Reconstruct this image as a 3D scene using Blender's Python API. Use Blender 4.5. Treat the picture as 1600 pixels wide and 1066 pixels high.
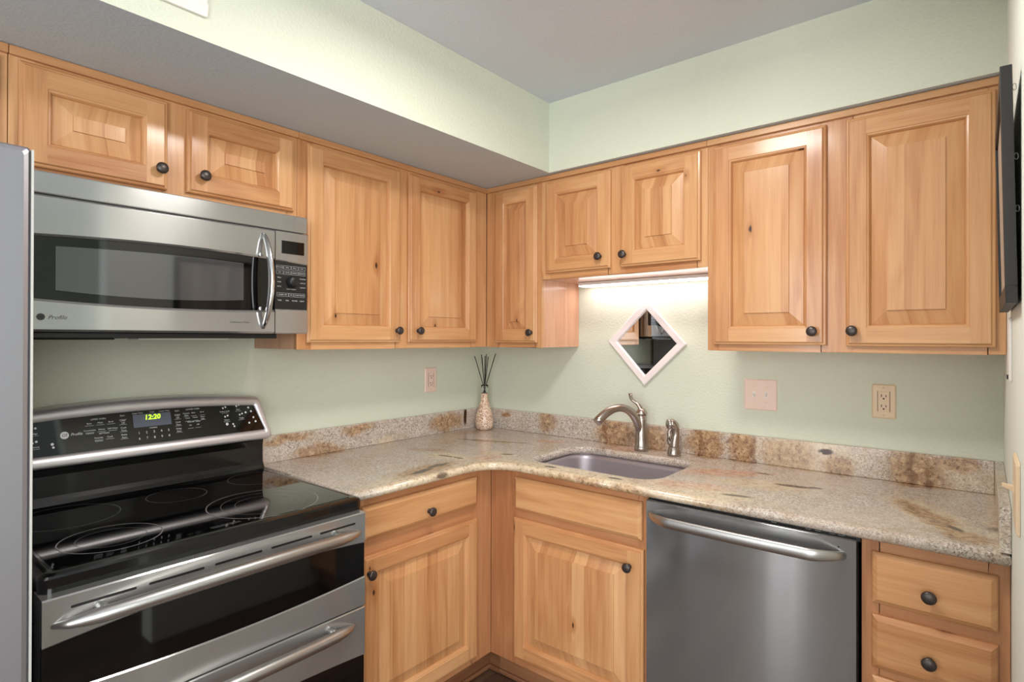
import bpy, bmesh, math, random
from mathutils import Vector, Matrix
random.seed(7)
for o in list(bpy.data.objects): bpy.data.objects.remove(o)
SC = bpy.context.scene
COL = SC.collection
R = math.radians

# ------------------------------------------------------------------ camera
F_PX, YAW, PITCH, ROLL = 891.56, R(39.5004), R(.2018), R(.1316)
fw = Vector((-math.sin(YAW)*math.cos(PITCH), math.cos(YAW)*math.cos(PITCH), math.sin(PITCH)))
rt = Vector((math.cos(YAW), math.sin(YAW), 0)); up = rt.cross(fw)
rt, up = rt*math.cos(ROLL)+up*math.sin(ROLL), up*math.cos(ROLL)-rt*math.sin(ROLL)
cd = bpy.data.cameras.new('camera'); cam = bpy.data.objects.new('camera', cd); COL.objects.link(cam)
cam.matrix_world = Matrix(((rt.x, up.x, -fw.x, 2.1733), (rt.y, up.y, -fw.y, -2.3743), (rt.z, up.z, -fw.z, 1.4049), (0, 0, 0, 1)))
cd.sensor_fit = 'HORIZONTAL'; cd.sensor_width = 36; cd.lens = 36*F_PX/1600; cd.shift_y = -7.62/1600
cd.clip_start = .01
SC.camera = cam
# ------------------------------------------------------------------ world, daylight, added fill, exposure
wd = bpy.data.worlds.new('World'); SC.world = wd; wd.use_nodes = True
wd.node_tree.nodes['Background'].inputs[0].default_value = (.85, .93, 1, 1)
wd.node_tree.nodes['Background'].inputs[1].default_value = 1.2
SC.view_settings.view_transform = 'Standard'; SC.view_settings.look = 'None'
SC.view_settings.gamma = 1; SC.view_settings.use_curve_mapping = False
SC.view_settings.exposure = .03
CEIL_E, LED_E, WIN_E, FRONT_FILL_E, SIDE_FILL_E = 68, 9, 11, 62, 52
def area(name, loc, target, sx, sy, energy, color):
    l = bpy.data.lights.new(name, 'AREA'); l.shape = 'RECTANGLE'; l.size = sx; l.size_y = sy
    l.energy = energy; l.color = color
    o = bpy.data.objects.new(name, l); COL.objects.link(o); o.location = loc
    o.rotation_euler = (Vector(target)-Vector(loc)).to_track_quat('-Z', 'Y').to_euler()
    return o
for wx in (.77, .95): area('window_daylight', (wx, -4.58, 1.25), (wx, 0, 1.25), .10, 1.9, WIN_E, (.98, .99, 1))
area('front_fill', (3.05, -4.58, 1.3), (2.2, -1, 1.3), 1.6, 1.9, FRONT_FILL_E, (.98, .99, 1))  # added fill light out of view, brightens the back-wall cabinets
area('side_fill', (4.12, -3.0, 1.45), (0, -2.2, 1.2), 1.3, 1.6, SIDE_FILL_E, (.97, .98, 1))  # added fill with no opening behind it, brightens the left-wall fronts

# ------------------------------------------------------------------ node helpers
def lin(c):
    return tuple(((v/255)/12.92 if v/255 <= .04045 else ((v/255+.055)/1.055)**2.4) for v in c)+(1,)
class NT:
    def __init__(s, name):
        s.m = bpy.data.materials.new(name); s.m.use_nodes = True; s.t = s.m.node_tree
        s.b = s.t.nodes['Principled BSDF']
    def n(s, typ, ins=None, **pr):
        nd = s.t.nodes.new('ShaderNode'+typ)
        for k, v in pr.items(): setattr(nd, k, v)
        for k, v in (ins or {}).items(): s.set(nd.inputs[k], v)
        return nd
    def set(s, sock, v):
        if isinstance(v, bpy.types.NodeSocket): s.t.links.new(v, sock)
        else: sock.default_value = v
    def p(s, **k):
        for a, v in k.items(): s.set(s.b.inputs[a.replace('_', ' ')], v)
    def math(s, op, a, b=None, c=None, clamp=False):
        nd = s.n('Math', {0: a}, operation=op); nd.use_clamp = clamp
        if b is not None: s.set(nd.inputs[1], b)
        if c is not None: s.set(nd.inputs[2], c)
        return nd.outputs[0]
    def ramp(s, f, stops, mode='LINEAR'):
        nd = s.n('ValToRGB', {0: f}); e = nd.color_ramp.elements; nd.color_ramp.interpolation = mode
        while len(e) > 1: e.remove(e[0])
        e[0].position, e[0].color = stops[0]
        for pos, c in stops[1:]:
            x = e.new(pos); x.color = c
        return nd.outputs[0]
    def mix(s, f, a, b, mode='MIX'):
        nd = s.n('Mix', data_type='RGBA', blend_type=mode)
        s.set(nd.inputs[0], f); s.set(nd.inputs[6], a); s.set(nd.inputs[7], b)
        return nd.outputs[2]
    def noise(s, vec, scale, detail=2, rough=.5, dist=0, out=0):
        return s.n('TexNoise', {'Vector': vec, 'Scale': scale, 'Detail': detail, 'Roughness': rough, 'Distortion': dist}).outputs[out]
    def obj(s): return s.n('TexCoord').outputs['Object']
    def scale(s, vec, sc, loc=(0, 0, 0), rot=(0, 0, 0)):
        return s.n('Mapping', {0: vec, 1: loc, 2: rot, 3: sc}).outputs[0]
    def bump(s, h, strength, dist):
        s.p(Normal=s.n('Bump', {'Strength': strength, 'Distance': dist, 'Height': h}).outputs[0])
    def step(s, v, lo, hi):
        nd = s.n('MapRange', {0: v, 1: lo, 2: hi, 3: 0.0, 4: 1.0}, interpolation_type='SMOOTHSTEP'); return nd.outputs[0]

def plain(name, rgb, rough=.5, metal=0., coat=0., spec=.5, emit=None, es=0.):
    t = NT(name); t.p(Base_Color=lin(rgb), Roughness=rough, Metallic=metal, Coat_Weight=coat, Specular_IOR_Level=spec)
    t.p(Coat_Roughness=.05)
    if emit: t.p(Emission_Color=lin(emit), Emission_Strength=es)
    return t.m
def plaster(name, rgb, scale, strength, rough=.6, dist=.004):
    t = NT(name); o = t.obj()
    v = t.noise(o, 1.3, 3)
    c = t.mix(v, lin([q*.985 for q in rgb]), lin(rgb))
    t.p(Base_Color=c, Roughness=rough, Specular_IOR_Level=.25)
    h = t.noise(o, scale, 3, .55, .3)
    t.bump(t.step(h, .35, .7), strength, dist)
    return t.m
def wood(name, strips, dark=(160, 98, 56), mid=(199, 147, 99), light=(218, 173, 125), knots=True, rough=.38, coat=.4):
    t = NT(name)
    uv = t.n('UVMap', uv_map='UVMap').outputs[0]
    sp = t.n('SeparateXYZ', {0: uv}); x, y = sp.outputs[0], sp.outputs[1]
    def vec(ax, ay, az=0.0): return t.n('CombineXYZ', {0: t.math('MULTIPLY', x, ax), 1: t.math('MULTIPLY', y, ay), 2: az}).outputs[0]
    board = t.math('FLOOR', t.math('MULTIPLY_ADD', x, .1, .5))
    if strips:
        wob = t.noise(vec(0.9, 0.0), 1.0, 1)
        sid = t.math('FLOOR', t.math('MULTIPLY', t.math('ADD', x, t.math('MULTIPLY', wob, .03)), 1/.052))
        board = t.math('MULTIPLY_ADD', sid, 1.37, board)
    tone = t.n('TexWhiteNoise', {1: board}, noise_dimensions='1D').outputs[0]
    z = t.math('MULTIPLY', tone, 9.0)
    vo = t.n('TexVoronoi', {'Vector': vec(6.0, 3.0), 'Scale': 1.0, 'Randomness': 1.0}, voronoi_dimensions='2D')
    d = vo.outputs['Distance']
    krand = t.n('SeparateColor', {0: vo.outputs['Color']}).outputs[0]
    kon = t.math('GREATER_THAN', krand, .70)
    near = t.math('MULTIPLY', t.math('POWER', 2.718, t.math('MULTIPLY', d, -9.0)), kon)
    warp = t.noise(vec(7, .8, z), 1.0, 2, .5, .6)
    ring = t.math('ADD', t.math('MULTIPLY', warp, 34.0), t.math('MULTIPLY', near, 9.0 if knots else 0.0))
    s = t.math('SINE', ring)
    fine = t.noise(vec(260, 7, z), 1.0, 3, .6)
    mid_ = t.noise(vec(45, 2.2, z), 1.0, 3, .6, .3)
    f = t.math('MULTIPLY_ADD', s, .055, .5)
    f = t.math('MULTIPLY_ADD', t.math('SUBTRACT', fine, .5), .34, f)
    f = t.math('MULTIPLY_ADD', t.math('SUBTRACT', mid_, .5), .62, f)
    f = t.math('MULTIPLY_ADD', t.math('SUBTRACT', tone, .5), .34, f, clamp=True)
    c = t.ramp(f, [(.08, lin(dark)), (.5, lin(mid)), (.92, lin(light))])
    hue = t.noise(vec(5, .7, z), 1.0, 2)
    c = t.mix(t.math('MULTIPLY', t.step(hue, .52, .75), .22), c, lin((204, 142, 96)))
    if knots:
        kd = t.math('ADD', d, t.math('MULTIPLY', t.math('SUBTRACT', mid_, .5), .10))
        halo = t.math('MULTIPLY', t.math('SUBTRACT', 1.0, t.step(kd, .03, .13)), kon)
        c = t.mix(t.math('MULTIPLY', halo, .5), c, lin((160, 98, 52)))
        core = t.math('MULTIPLY', t.math('SUBTRACT', 1.0, t.step(kd, .012, .036)), kon)
        c = t.mix(core, c, lin((62, 36, 22)))
    t.p(Base_Color=c, Roughness=rough, Coat_Weight=coat, Coat_Roughness=.15, Coat_IOR=1.5, Specular_IOR_Level=.35)
    t.bump(fine, .05, .001)
    return t.m
PATCH = {   # (centre), (radii), turn about z in degrees, strength
 'gold': [((.57, -.93, .90), (.06, .17, .05), 6, 1), ((2.06, -.42, .914), (.19, .04, .05), -58, 1), ((2.14, -.56, .914), (.06, .06, .05), 0, .9), ((.29, -.68, .914), (.10, .04, .03), 25, .55), ((.36, -.345, .914), (.15, .03, .03), 19, .6),
   ((1.12, -.66, .885), (.32, .03, .03), 0, .9), ((1.5, -.655, .885), (.2, .02, .03), 0, .7), ((.10, -.22, .914), (.06, .10, .03), 10, .7),
   ((.19, -.02, 1.0), (.035, .05, .02), 0, 1), ((.46, -.02, .985), (.06, .05, .07), 0, .9), ((.86, -.02, .96), (.12, .05, .09), 0, .95), ((1.06, -.02, .95), (.06, .05, .08), 0, .9), ((1.28, -.02, .97), (.09, .05, .09), 0, 1), ((1.43, -.02, .97), (.06, .05, .1), 0, 1), ((1.60, -.02, .96), (.11, .05, .08), 0, .6), ((1.77, -.02, .94), (.05, .05, .05), 0, .8), ((2.0, -.02, .95), (.10, .05, .09), 0, .95), ((2.10, -.02, 1.0), (.09, .05, .03), 0, .9),
   ((.02, -1.19, 1.0), (.05, .13, .022), 0, .9), ((.02, -.84, 1.0), (.05, .10, .022), 0, .85), ((.02, -1.03, .925), (.06, .14, .03), 0, .8), ((.02, -.30, .965), (.05, .13, .055), 0, .95), ((2.215, -.35, .96), (.03, .2, .06), 0, .6)],
 'cream': [((1.0, -.63, .9), (.42, .075, .06), 0, 1), ((.63, -.93, .9), (.09, .36, .06), 0, .9), ((.73, -.71, .9), (.14, .14, .06), 0, 1), ((.36, -.34, .914), (.24, .05, .03), 19, .6), ((.48, -.71, .914), (.13, .06, .03), 10, .9), ((.60, -.55, .914), (.09, .06, .03), 0, .8), ((1.45, -.58, .914), (.2, .1, .05), 0, .9), ((1.58, -.36, .914), (.16, .08, .04), 15, .8), ((2.06, -.40, .914), (.22, .07, .05), -58, .8), ((2.08, -.02, .95), (.14, .05, .06), 0, .5), ((2.21, -.3, .93), (.03, .4, .1), 0, .7), ((1.66, -.02, .97), (.2, .05, .1), 0, .6), ((.02, -.70, .93), (.05, .06, .03), 0, .7)],
 'rust': [((.59, -.16, .914), (.10, .03, .03), 20, .8), ((1.44, -.27, .914), (.16, .055, .03), 32, .9), ((1.42, -.52, .914), (.14, .06, .03), 20, .75), ((.95, -.10, .914), (.09, .05, .03), 0, .75), ((1.56, -.18, .914), (.05, .02, .03), 0, .9), ((.60, -.62, .914), (.05, .07, .03), 0, .6)],
 'dark': [((.27, -.372, .914), (.055, .006, .02), 19, 1), ((.36, -.337, .914), (.055, .005, .02), 12, 1), ((.475, -.297, .914), (.06, .006, .02), 24, 1), ((.45, -.718, .914), (.026, .007, .02), 10, 1), ((.515, -.708, .914), (.02, .006, .02), 0, 1), ((.625, -.525, .914), (.02, .008, .02), 30, 1), ((.58, -.96, .914), (.012, .04, .02), 10, 1), ((.555, -.86, .914), (.010, .035, .02), 0, 1), ((.64, -.92, .90), (.012, .02, .008), 0, .8), ((1.688, -.31, .914), (.04, .012, .02), 8, 1), ((1.75, -.29, .914), (.014, .008, .02), 0, 1), ((.90, -.60, .914), (.018, .008, .02), 0, 1), ((1.18, -.60, .914), (.02, .007, .02), 0, 1), ((1.58, -.55, .914), (.03, .008, .02), 10, .9), ((1.56, -.19, .914), (.02, .007, .02), 0, 1), ((.02, -.159, .985), (.04, .008, .035), 0, 1), ((1.73, -.02, .99), (.016, .04, .008), 0, 1), ((2.21, -.45, .93), (.03, .025, .012), 0, 1), ((2.12, -.5, .914), (.02, .007, .02), -50, .9)],
 'vein': [((1.0, -.02, .95), (.009, .04, .06), 0, .8), ((1.47, -.02, .96), (.012, .04, .08), 0, .7), ((.80, -.02, .97), (.009, .04, .06), 0, .8), ((1.26, -.02, .96), (.010, .04, .07), 0, .7), ((1.99, -.02, .96), (.010, .04, .06), 0, .8), ((2.04, -.02, .93), (.010, .04, .05), 0, .8)]}
def granite(name):
    t = NT(name); o = t.obj()
    v1 = t.n('TexVoronoi', {'Vector': o, 'Scale': 420.0}); r1 = t.n('SeparateColor', {0: v1.outputs['Color']}).outputs[0]
    v2 = t.n('TexVoronoi', {'Vector': o, 'Scale': 190.0}); r2 = t.n('SeparateColor', {0: v2.outputs['Color']}).outputs[1]
    n0 = t.noise(o, 5, 4)
    grain = t.math('ADD', t.math('MULTIPLY', r1, .6), t.math('MULTIPLY', r2, .4))
    base = t.ramp(grain, [(.14, lin((116, 105, 96))), (.36, lin((180, 168, 156))), (.7, lin((209, 198, 187))), (.92, lin((234, 226, 216)))])
    base = t.mix(t.math('MULTIPLY', t.step(n0, .45, .7), .5), base, lin((208, 191, 178)))
    base = t.mix(t.math('MULTIPLY', t.step(t.noise(o, 16, 5, .65, .6), .48, .68), .38), base, lin((172, 146, 118)))
    gt = t.noise(o, 46, 8, .7, .4)
    dn = t.n('TexNoise', {'Vector': o, 'Scale': 11.0, 'Detail': 6.0, 'Roughness': .68})
    dv = t.n('VectorMath', {0: dn.outputs['Color'], 1: (.5, .5, .5)}, operation='SUBTRACT').outputs[0]
    def dist(k): return t.n('VectorMath', {0: t.n('VectorMath', {0: dv, 'Scale': k}, operation='SCALE').outputs[0], 1: o}, operation='ADD').outputs[0]
    def masks(kind, k, hi=1.25, lo=.55):
        tot = None; w = dist(k)
        for c, r, a, st in PATCH[kind]:
            mp = t.n('Mapping', {0: w, 1: c, 2: (0, 0, R(a)), 3: r}, vector_type='TEXTURE').outputs[0]
            d = t.n('VectorMath', {0: mp}, operation='LENGTH').outputs['Value']
            g = t.math('MULTIPLY', t.math('SUBTRACT', 1.0, t.step(d, lo, hi)), st)
            tot = g if tot is None else t.math('MAXIMUM', tot, g)
        return tot
    wide = t.step(t.noise(t.scale(o, (1.5, 2.6, 1.5), (.35, 1.15, .3), (0, 0, .5)), 2.2, 6, .62, 1.3), .6, .72)
    gold = t.ramp(gt, [(.34, lin((84, 52, 30))), (.45, lin((142, 100, 62))), (.55, lin((180, 142, 98))), (.68, lin((214, 188, 146)))])
    gold = t.mix(t.math('MULTIPLY', r1, .35), gold, lin((176, 146, 110)))
    cream = t.ramp(gt, [(.31, lin((150, 108, 66))), (.40, lin((206, 182, 148))), (.55, lin((224, 206, 174))), (.75, lin((232, 220, 196)))])
    cream = t.mix(t.math('MULTIPLY', r1, .35), cream, lin((214, 200, 172)))
    rust = t.ramp(gt, [(.34, lin((160, 96, 66))), (.48, lin((202, 150, 120))), (.62, lin((226, 196, 176)))])
    mg = t.math('MAXIMUM', masks('gold', .09), t.math('MULTIPLY', wide, .3))
    c = t.mix(t.math('MULTIPLY', masks('cream', .12), .85), base, cream)
    c = t.mix(t.math('MULTIPLY', masks('rust', .1), .8), c, rust)
    c = t.mix(t.math('MULTIPLY', mg, .88), c, gold)
    brk = t.step(t.noise(o, 60, 3, .6), .30, .42)
    c = t.mix(t.math('MULTIPLY', masks('dark', .016, 1.9, 1.0), brk), c, lin((60, 36, 24)))
    c = t.mix(t.math('MULTIPLY', masks('vein', .11, 1.9, .5), t.math('MULTIPLY', brk, .8)), c, lin((112, 72, 44)))
    fle = t.math('MULTIPLY', t.step(t.noise(o, 85, 4, .6), .57, .63), t.math('MAXIMUM', mg, t.math('MULTIPLY', masks('cream', .12), .7)))
    c = t.mix(t.math('MULTIPLY', fle, .75), c, lin((92, 66, 46)))
    t.p(Base_Color=c, Roughness=.22, Specular_IOR_Level=.5, Coat_Weight=.2, Coat_Roughness=.06)
    t.bump(grain, .05, .001)
    return t.m
def steel(name, rgb=(186, 186, 185), rough=.17, aniso=.85, lines=(1, 1, 420), amp=.03, metal=.8):
    t = NT(name); o = t.obj()
    h = t.noise(t.scale(o, lines), 1.0, 1, .5)
    t.p(Base_Color=lin(rgb), Metallic=metal, Roughness=t.math('MULTIPLY_ADD', t.math('SUBTRACT', h, .5), amp, rough))
    t.p(Anisotropic=aniso, Anisotropic_Rotation=.25)
    t.p(Tangent=t.n('Tangent', direction_type='RADIAL', axis='Z').outputs[0])
    return t.m
M = {}
M['wall'] = plaster('sage_green_paint', (213, 217, 199), 105, .24)
M['white_wall'] = plaster('pale_paint', (231, 237, 228), 110, .03)
M['ceil'] = plaster('ceiling_texture', (214, 219, 227), 130, .2, .75, .004)
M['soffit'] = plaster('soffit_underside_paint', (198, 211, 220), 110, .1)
M['wood'] = wood('alder_board', False)
M['base_frame_shaded'] = wood('alder_base_frame_shaded', False, dark=(150, 92, 58), mid=(184, 129, 88), light=(202, 152, 108))  # alder made darker and redder: worktop overhang shade put into the colour
M['panel'] = wood('alder_panel', True)
M['side'] = wood('alder_side_panel', False, dark=(190, 136, 106), mid=(216, 170, 138), light=(228, 192, 162))
M['trim'] = wood('alder_trim', False, dark=(168, 112, 70), mid=(194, 144, 98), light=(210, 168, 122), knots=False)
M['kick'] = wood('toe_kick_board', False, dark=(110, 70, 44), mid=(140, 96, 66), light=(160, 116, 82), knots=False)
M['floor'] = wood('dark_floor_plank', True, dark=(52, 34, 26), mid=(84, 60, 48), light=(120, 92, 74), knots=False, rough=.4, coat=.2)
M['granite'] = M['granite_b'] = granite('gold_granite')
M['steel'] = steel('brushed_steel'); M['steel_d'] = steel('dark_brushed_steel', (160, 161, 162), .125, .9)
M['steel_l'] = steel('refrigerator_steel', (172, 171, 178), .34, .7)
M['sink'] = steel('sink_steel', (188, 181, 188), .42, .2)
M['bezel'] = plain('satin_bezel', (208, 204, 206), .38, .72)
M['nickel'] = plain('brushed_nickel', (178, 168, 160), .27, 1.)
M['chrome'] = plain('polished_steel', (205, 205, 205), .16, 1.)
M['highlight_grey'] = plain('pale_edge_highlight', (188, 188, 182), .45)  # highlight on the refrigerator door edges, put into the colour
M['fridge_side'] = plain('grey_enamel', (150, 150, 156), .45)
M['handle'] = plain('satin_steel', (188, 187, 185), .36, 1.)
M['glass'] = plain('black_glass', (7, 7, 8), .04, 0, 0, .6)
M['mwglass'] = plain('microwave_window', (92, 93, 95), .05, .55, .6, .7)
M['black'] = plain('black_enamel', (10, 11, 12), .12, 0, .4)
M['blackp'] = plain('black_plastic', (20, 20, 21), .4)
M['ring'] = plain('printed_ring', (120, 120, 122), .3)
M['print'] = plain('white_print', (206, 210, 212), .5)
M['dprint'] = plain('dark_print', (48, 48, 50), .5)
M['lcd'] = plain('display_window', (92, 97, 112), .15)
M['digit'] = plain('display_digits', (190, 255, 40), .5, emit=(190, 255, 30), es=1.6)
M['bronze'] = plain('oil_rubbed_bronze', (76, 69, 66), .36, .65)
M['white'] = plain('white_plastic', (228, 224, 218), .4)
M['plate'] = plain('pinkish_plate', (232, 206, 192), .35)
M['ivory'] = plain('ivory_plate', (226, 202, 168), .4)
M['slot'] = plain('outlet_slot', (40, 32, 28), .6)
M['mirror'] = plain('mirror_glass', (235, 238, 242), .01, 1.)
M['mframe'] = plain('whitewashed_frame', (232, 222, 220), .45)
M['frame'] = plain('black_frame', (36, 33, 31), .5)
M['reed'] = plain('black_reed', (38, 42, 42), .6)
M['metal'] = plain('zinc_hardware', (170, 170, 168), .35, 1.)
M['led'] = plain('led_diffuser', (255, 255, 255), .5, emit=(255, 240, 240), es=LED_E)
M['lamp'] = plain('lamp_diffuser', (255, 255, 255), .5, emit=(255, 249, 243), es=CEIL_E)
def clear():
    t = NT('clear_glass'); t.p(Base_Color=(.95, .98, 1, 1), Roughness=.02, IOR=1.3, Transmission_Weight=1.); return t.m
M['clear'] = clear()
def sand():
    t = NT('speckled_sand'); o = t.obj()
    v = t.n('TexVoronoi', {'Vector': o, 'Scale': 260.0}); r = t.n('SeparateColor', {0: v.outputs['Color']}).outputs[0]
    c = t.ramp(r, [(.1, lin((164, 112, 84))), (.35, lin((206, 168, 140))), (.7, lin((232, 208, 184))), (.95, lin((244, 232, 216)))])
    t.p(Base_Color=c, Roughness=.35, Coat_Weight=.5); t.bump(r, .2, .002); return t.m
M['sand'] = sand()
def art():
    t = NT('weathered_plank_print'); o = t.obj()
    g = t.noise(t.scale(o, (1, 30, 2)), 1.0, 4, .6, .4)
    c = t.ramp(g, [(.3, lin((120, 112, 104))), (.7, lin((205, 198, 188)))])
    d = t.n('VectorMath', {0: t.scale(o, (0, 1, 1), (0, .12, .0))}, operation='LENGTH').outputs['Value']
    w = t.math('SINE', t.math('MULTIPLY', d, 190.0))
    c = t.mix(t.math('MULTIPLY', t.math('SUBTRACT', 1.0, t.step(d, .05, .075)), t.math('MULTIPLY_ADD', w, .3, .5)), c, lin((130, 92, 66)))
    t.p(Base_Color=c, Roughness=.3); return t.m
M['art'] = art()

# ------------------------------------------------------------------ mesh builder
TA = lambda u, v, w: (w, u, v)          # wall on the left: u runs to the corner, w comes out of the wall
TB = lambda u, v, w: (u, -w, v)         # wall at the back: u runs right, w comes out of the wall
TW = lambda u, v, w: (u, v, w)
bid = [0]
class MB:
    def __init__(s, T=TW): s.T = T; s.v = []; s.f = []; s.uv = []; s.sm = []; s.board('v')
    def board(s, axis):
        bid[0] += 1; s.ax = 'uvw'.index(axis); s.off = (bid[0]*10.0, random.random()*20)
        return s
    def pt(s, p): s.v.append(s.T(*p)); s.loc.append(p) if hasattr(s, 'loc') else None; return len(s.v)-1
    def uvp(s, p): a = p[s.ax]; return (s.off[0]+p[0]+p[1]+p[2]-a-s.cen, s.off[1]+a)
    cen = 0.
    def face(s, pts, smooth=False):
        i = len(s.v); s.v += [s.T(*p) for p in pts]; s.f.append(tuple(range(i, i+len(pts))))
        s.uv.append([s.uvp(p) for p in pts]); s.sm.append(smooth)
    def box(s, u0, u1, v0, v1, w0, w1, grain=None):
        if grain: s.board(grain); 
        P = [(u, v, w) for w in (w0, w1) for v in (v0, v1) for u in (u0, u1)]
        for q in ((4, 5, 7, 6), (1, 0, 2, 3), (0, 1, 5, 4), (2, 6, 7, 3), (0, 4, 6, 2), (1, 3, 7, 5)): s.face([P[i] for i in q])
    def loft(s, loops, cap0=False, cap1=True, smooth=False, closed=True):
        n = len(loops[0])
        for a, b in zip(loops, loops[1:]):
            for i in range(n if closed else n-1):
                j = (i+1) % n; s.face([a[i], a[j], b[j], b[i]], smooth)
        if cap0: s.face(list(reversed(loops[0])))
        if cap1: s.face(loops[-1])
    def lathe(s, c, prof, axis='w', n=24, smooth=True):
        def pt(r, h, a):
            x, y = r*math.cos(a), r*math.sin(a)
            return (c[0]+x, c[1]+y, c[2]+h) if axis == 'w' else ((c[0]+y, c[1]+h, c[2]+x) if axis == 'v' else (c[0]+h, c[1]+x, c[2]+y))
        L = [[pt(r, h, 2*math.pi*i/n) for i in range(n)] for r, h in prof]
        s.loft(L, True, True, smooth)
    def tube(s, path, rad, n=12, cap=True, flat=None, smooth=True, upv=None):
        P = [Vector(p) for p in path]; L = []; ref = Vector(upv or (0.0, 0.0, 1.0))
        for i, p in enumerate(P):
            t = (P[min(i+1, len(P)-1)]-P[max(i-1, 0)]).normalized()
            a = ref.cross(t)
            if a.length < 1e-4: a = Vector((1, 0, 0)).cross(t)
            a.normalize(); b = t.cross(a)
            r = rad[i] if isinstance(rad, list) else rad
            ra, rb = (r if isinstance(r, tuple) else (r, r))
            L.append([tuple(p+a*ra*math.cos(2*math.pi*k/n)+b*rb*math.sin(2*math.pi*k/n)) for k in range(n)])
        s.loft(L, cap, cap, smooth)
    def text(s, txt, u, v, w, size, shear=0., align='CENTER', ext=.0002, bold=0.):
        c = bpy.data.curves.new('t', 'FONT'); c.body = txt; c.size = size; c.shear = shear; c.align_x = align; c.align_y = 'CENTER'
        c.resolution_u = 2; c.offset = bold
        o = bpy.data.objects.new('t', c); COL.objects.link(o)
        me = o.to_mesh()
        for p in me.polygons: s.face([(u+me.vertices[i].co.x, v+me.vertices[i].co.y, w+ext) for i in p.vertices])
        o.to_mesh_clear(); bpy.data.objects.remove(o); bpy.data.curves.remove(c)
    def build(s, name, mat, parent=None, bevel=0., seg=2, smooth_all=False, weld=True):
        me = bpy.data.meshes.new(name); base = wloc(parent)
        me.from_pydata([tuple(Vector(p)-base) for p in s.v], [], s.f)
        ul = me.uv_layers.new(name='UVMap')
        k = 0
        for q in s.uv:
            for c in q: ul.data[k].uv = c; k += 1
        for i, p in enumerate(me.polygons): p.use_smooth = s.sm[i] or smooth_all
        if weld:
            b = bmesh.new(); b.from_mesh(me); bmesh.ops.remove_doubles(b, verts=b.verts, dist=1e-5)
            bmesh.ops.recalc_face_normals(b, faces=b.faces) if weld == 'fix' else None
            b.to_mesh(me); b.free()
        me.materials.append(mat if not isinstance(mat, str) else M[mat])
        o = bpy.data.objects.new(name, me); COL.objects.link(o)
        if parent: o.parent = parent
        if bevel:
            m = o.modifiers.new('bevel', 'BEVEL'); m.width = bevel; m.segments = seg; m.limit_method = 'ANGLE'; m.angle_limit = R(40)
            m.harden_normals = False
        return o
def wloc(o):
    v = Vector((0, 0, 0))
    while o: v = v+o.location; o = o.parent
    return v
def tag(o, label, cat, group=None):
    o['label'] = label; o['category'] = cat
    if group: o['group'] = group
    return o
def thing(name, label, cat, loc, group=None):
    o = bpy.data.objects.new(name, None); COL.objects.link(o); o.location = loc; o.empty_display_size = .1
    return tag(o, label, cat, group)
def struct(o): o['kind'] = 'structure'; return o
def arc(c, r, a0, a1, n): return [(c[0]+r*math.cos(a0+(a1-a0)*i/n), c[1]+r*math.sin(a0+(a1-a0)*i/n)) for i in range(n+1)]
def rrect(u0, u1, v0, v1, r, n=5):
    q = math.pi/2
    return (arc((u1-r, v0+r), r, -q, 0, n)+arc((u1-r, v1-r), r, 0, q, n)+arc((u0+r, v1-r), r, q, 2*q, n)+arc((u0+r, v0+r), r, 2*q, 3*q, n))
def lp(pts, w): return [(u, v, w) for u, v in pts]

# ------------------------------------------------------------------ room shell
W, ZC, ZS, XS, YS = 2.225, 2.434, 2.13, .7083, .3447
def wallbox(name, a, mat):
    m = MB(); m.box(*a); return struct(m.build(name, mat))
wallbox('floor', (-.1, 4.3, -4.7, .1, -.08, 0), 'floor')
wallbox('ceiling', (-.1, 4.3, -4.7, .1, ZC, ZC+.1), 'ceil')
wallbox('wall_left', (-.1, 0, -4.7, .1, 0, ZC), 'wall')
wallbox('wall_back', (0, 4.3, 0, .1, 0, ZC), 'wall')
wallbox('wall_right', (W, W+.12, -1.4, 0, 0, ZC), 'white_wall')
wallbox('wall_dining', (4.2, 4.3, -4.7, 0, 0, ZC), 'white_wall')
m = MB()
for b in ((0, .67, -4.7, -4.6, 0, ZC), (1.05, 2.2, -4.7, -4.6, 0, ZC), (3.9, 4.2, -4.7, -4.6, 0, ZC), (.67, 1.05, -4.7, -4.6, 0, .28), (.67, 1.05, -4.7, -4.6, 2.22, ZC), (2.2, 3.9, -4.7, -4.6, 0, .3), (2.2, 3.9, -4.7, -4.6, 2.27, ZC)): m.box(*b)
struct(m.build('wall_front', 'white_wall'))
def window(name, x0, x1, z0, z1, mull):
    m = MB()
    for b in ((x0, x1, -4.67, -4.63, z0, z0+.03), (x0, x1, -4.67, -4.63, z1-.03, z1), (x0, x0+.03, -4.67, -4.63, z0+.03, z1-.03), (x1-.03, x1, -4.67, -4.63, z0+.03, z1-.03)): m.box(*b)
    for x in mull: m.box(x-.02, x+.02, -4.67, -4.63, z0+.03, z1-.03)
    struct(m.build(name, 'white'))
window('window_1', .67, 1.05, .28, 2.22, (.86,)); window('window_added', 2.2, 3.9, .3, 2.27, (3.05,))  # the wide second window is added to go with the front fill light
# dropped soffits (their undersides are painted grey like the ceiling)
def soffit(name, a):
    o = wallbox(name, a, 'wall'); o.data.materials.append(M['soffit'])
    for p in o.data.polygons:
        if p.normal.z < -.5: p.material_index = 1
    return o
soffit('soffit_1', (0, XS, -4.6, 0, ZS, ZC)); soffit('soffit_2', (XS, W, -YS, 0, ZS, ZC))

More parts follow.
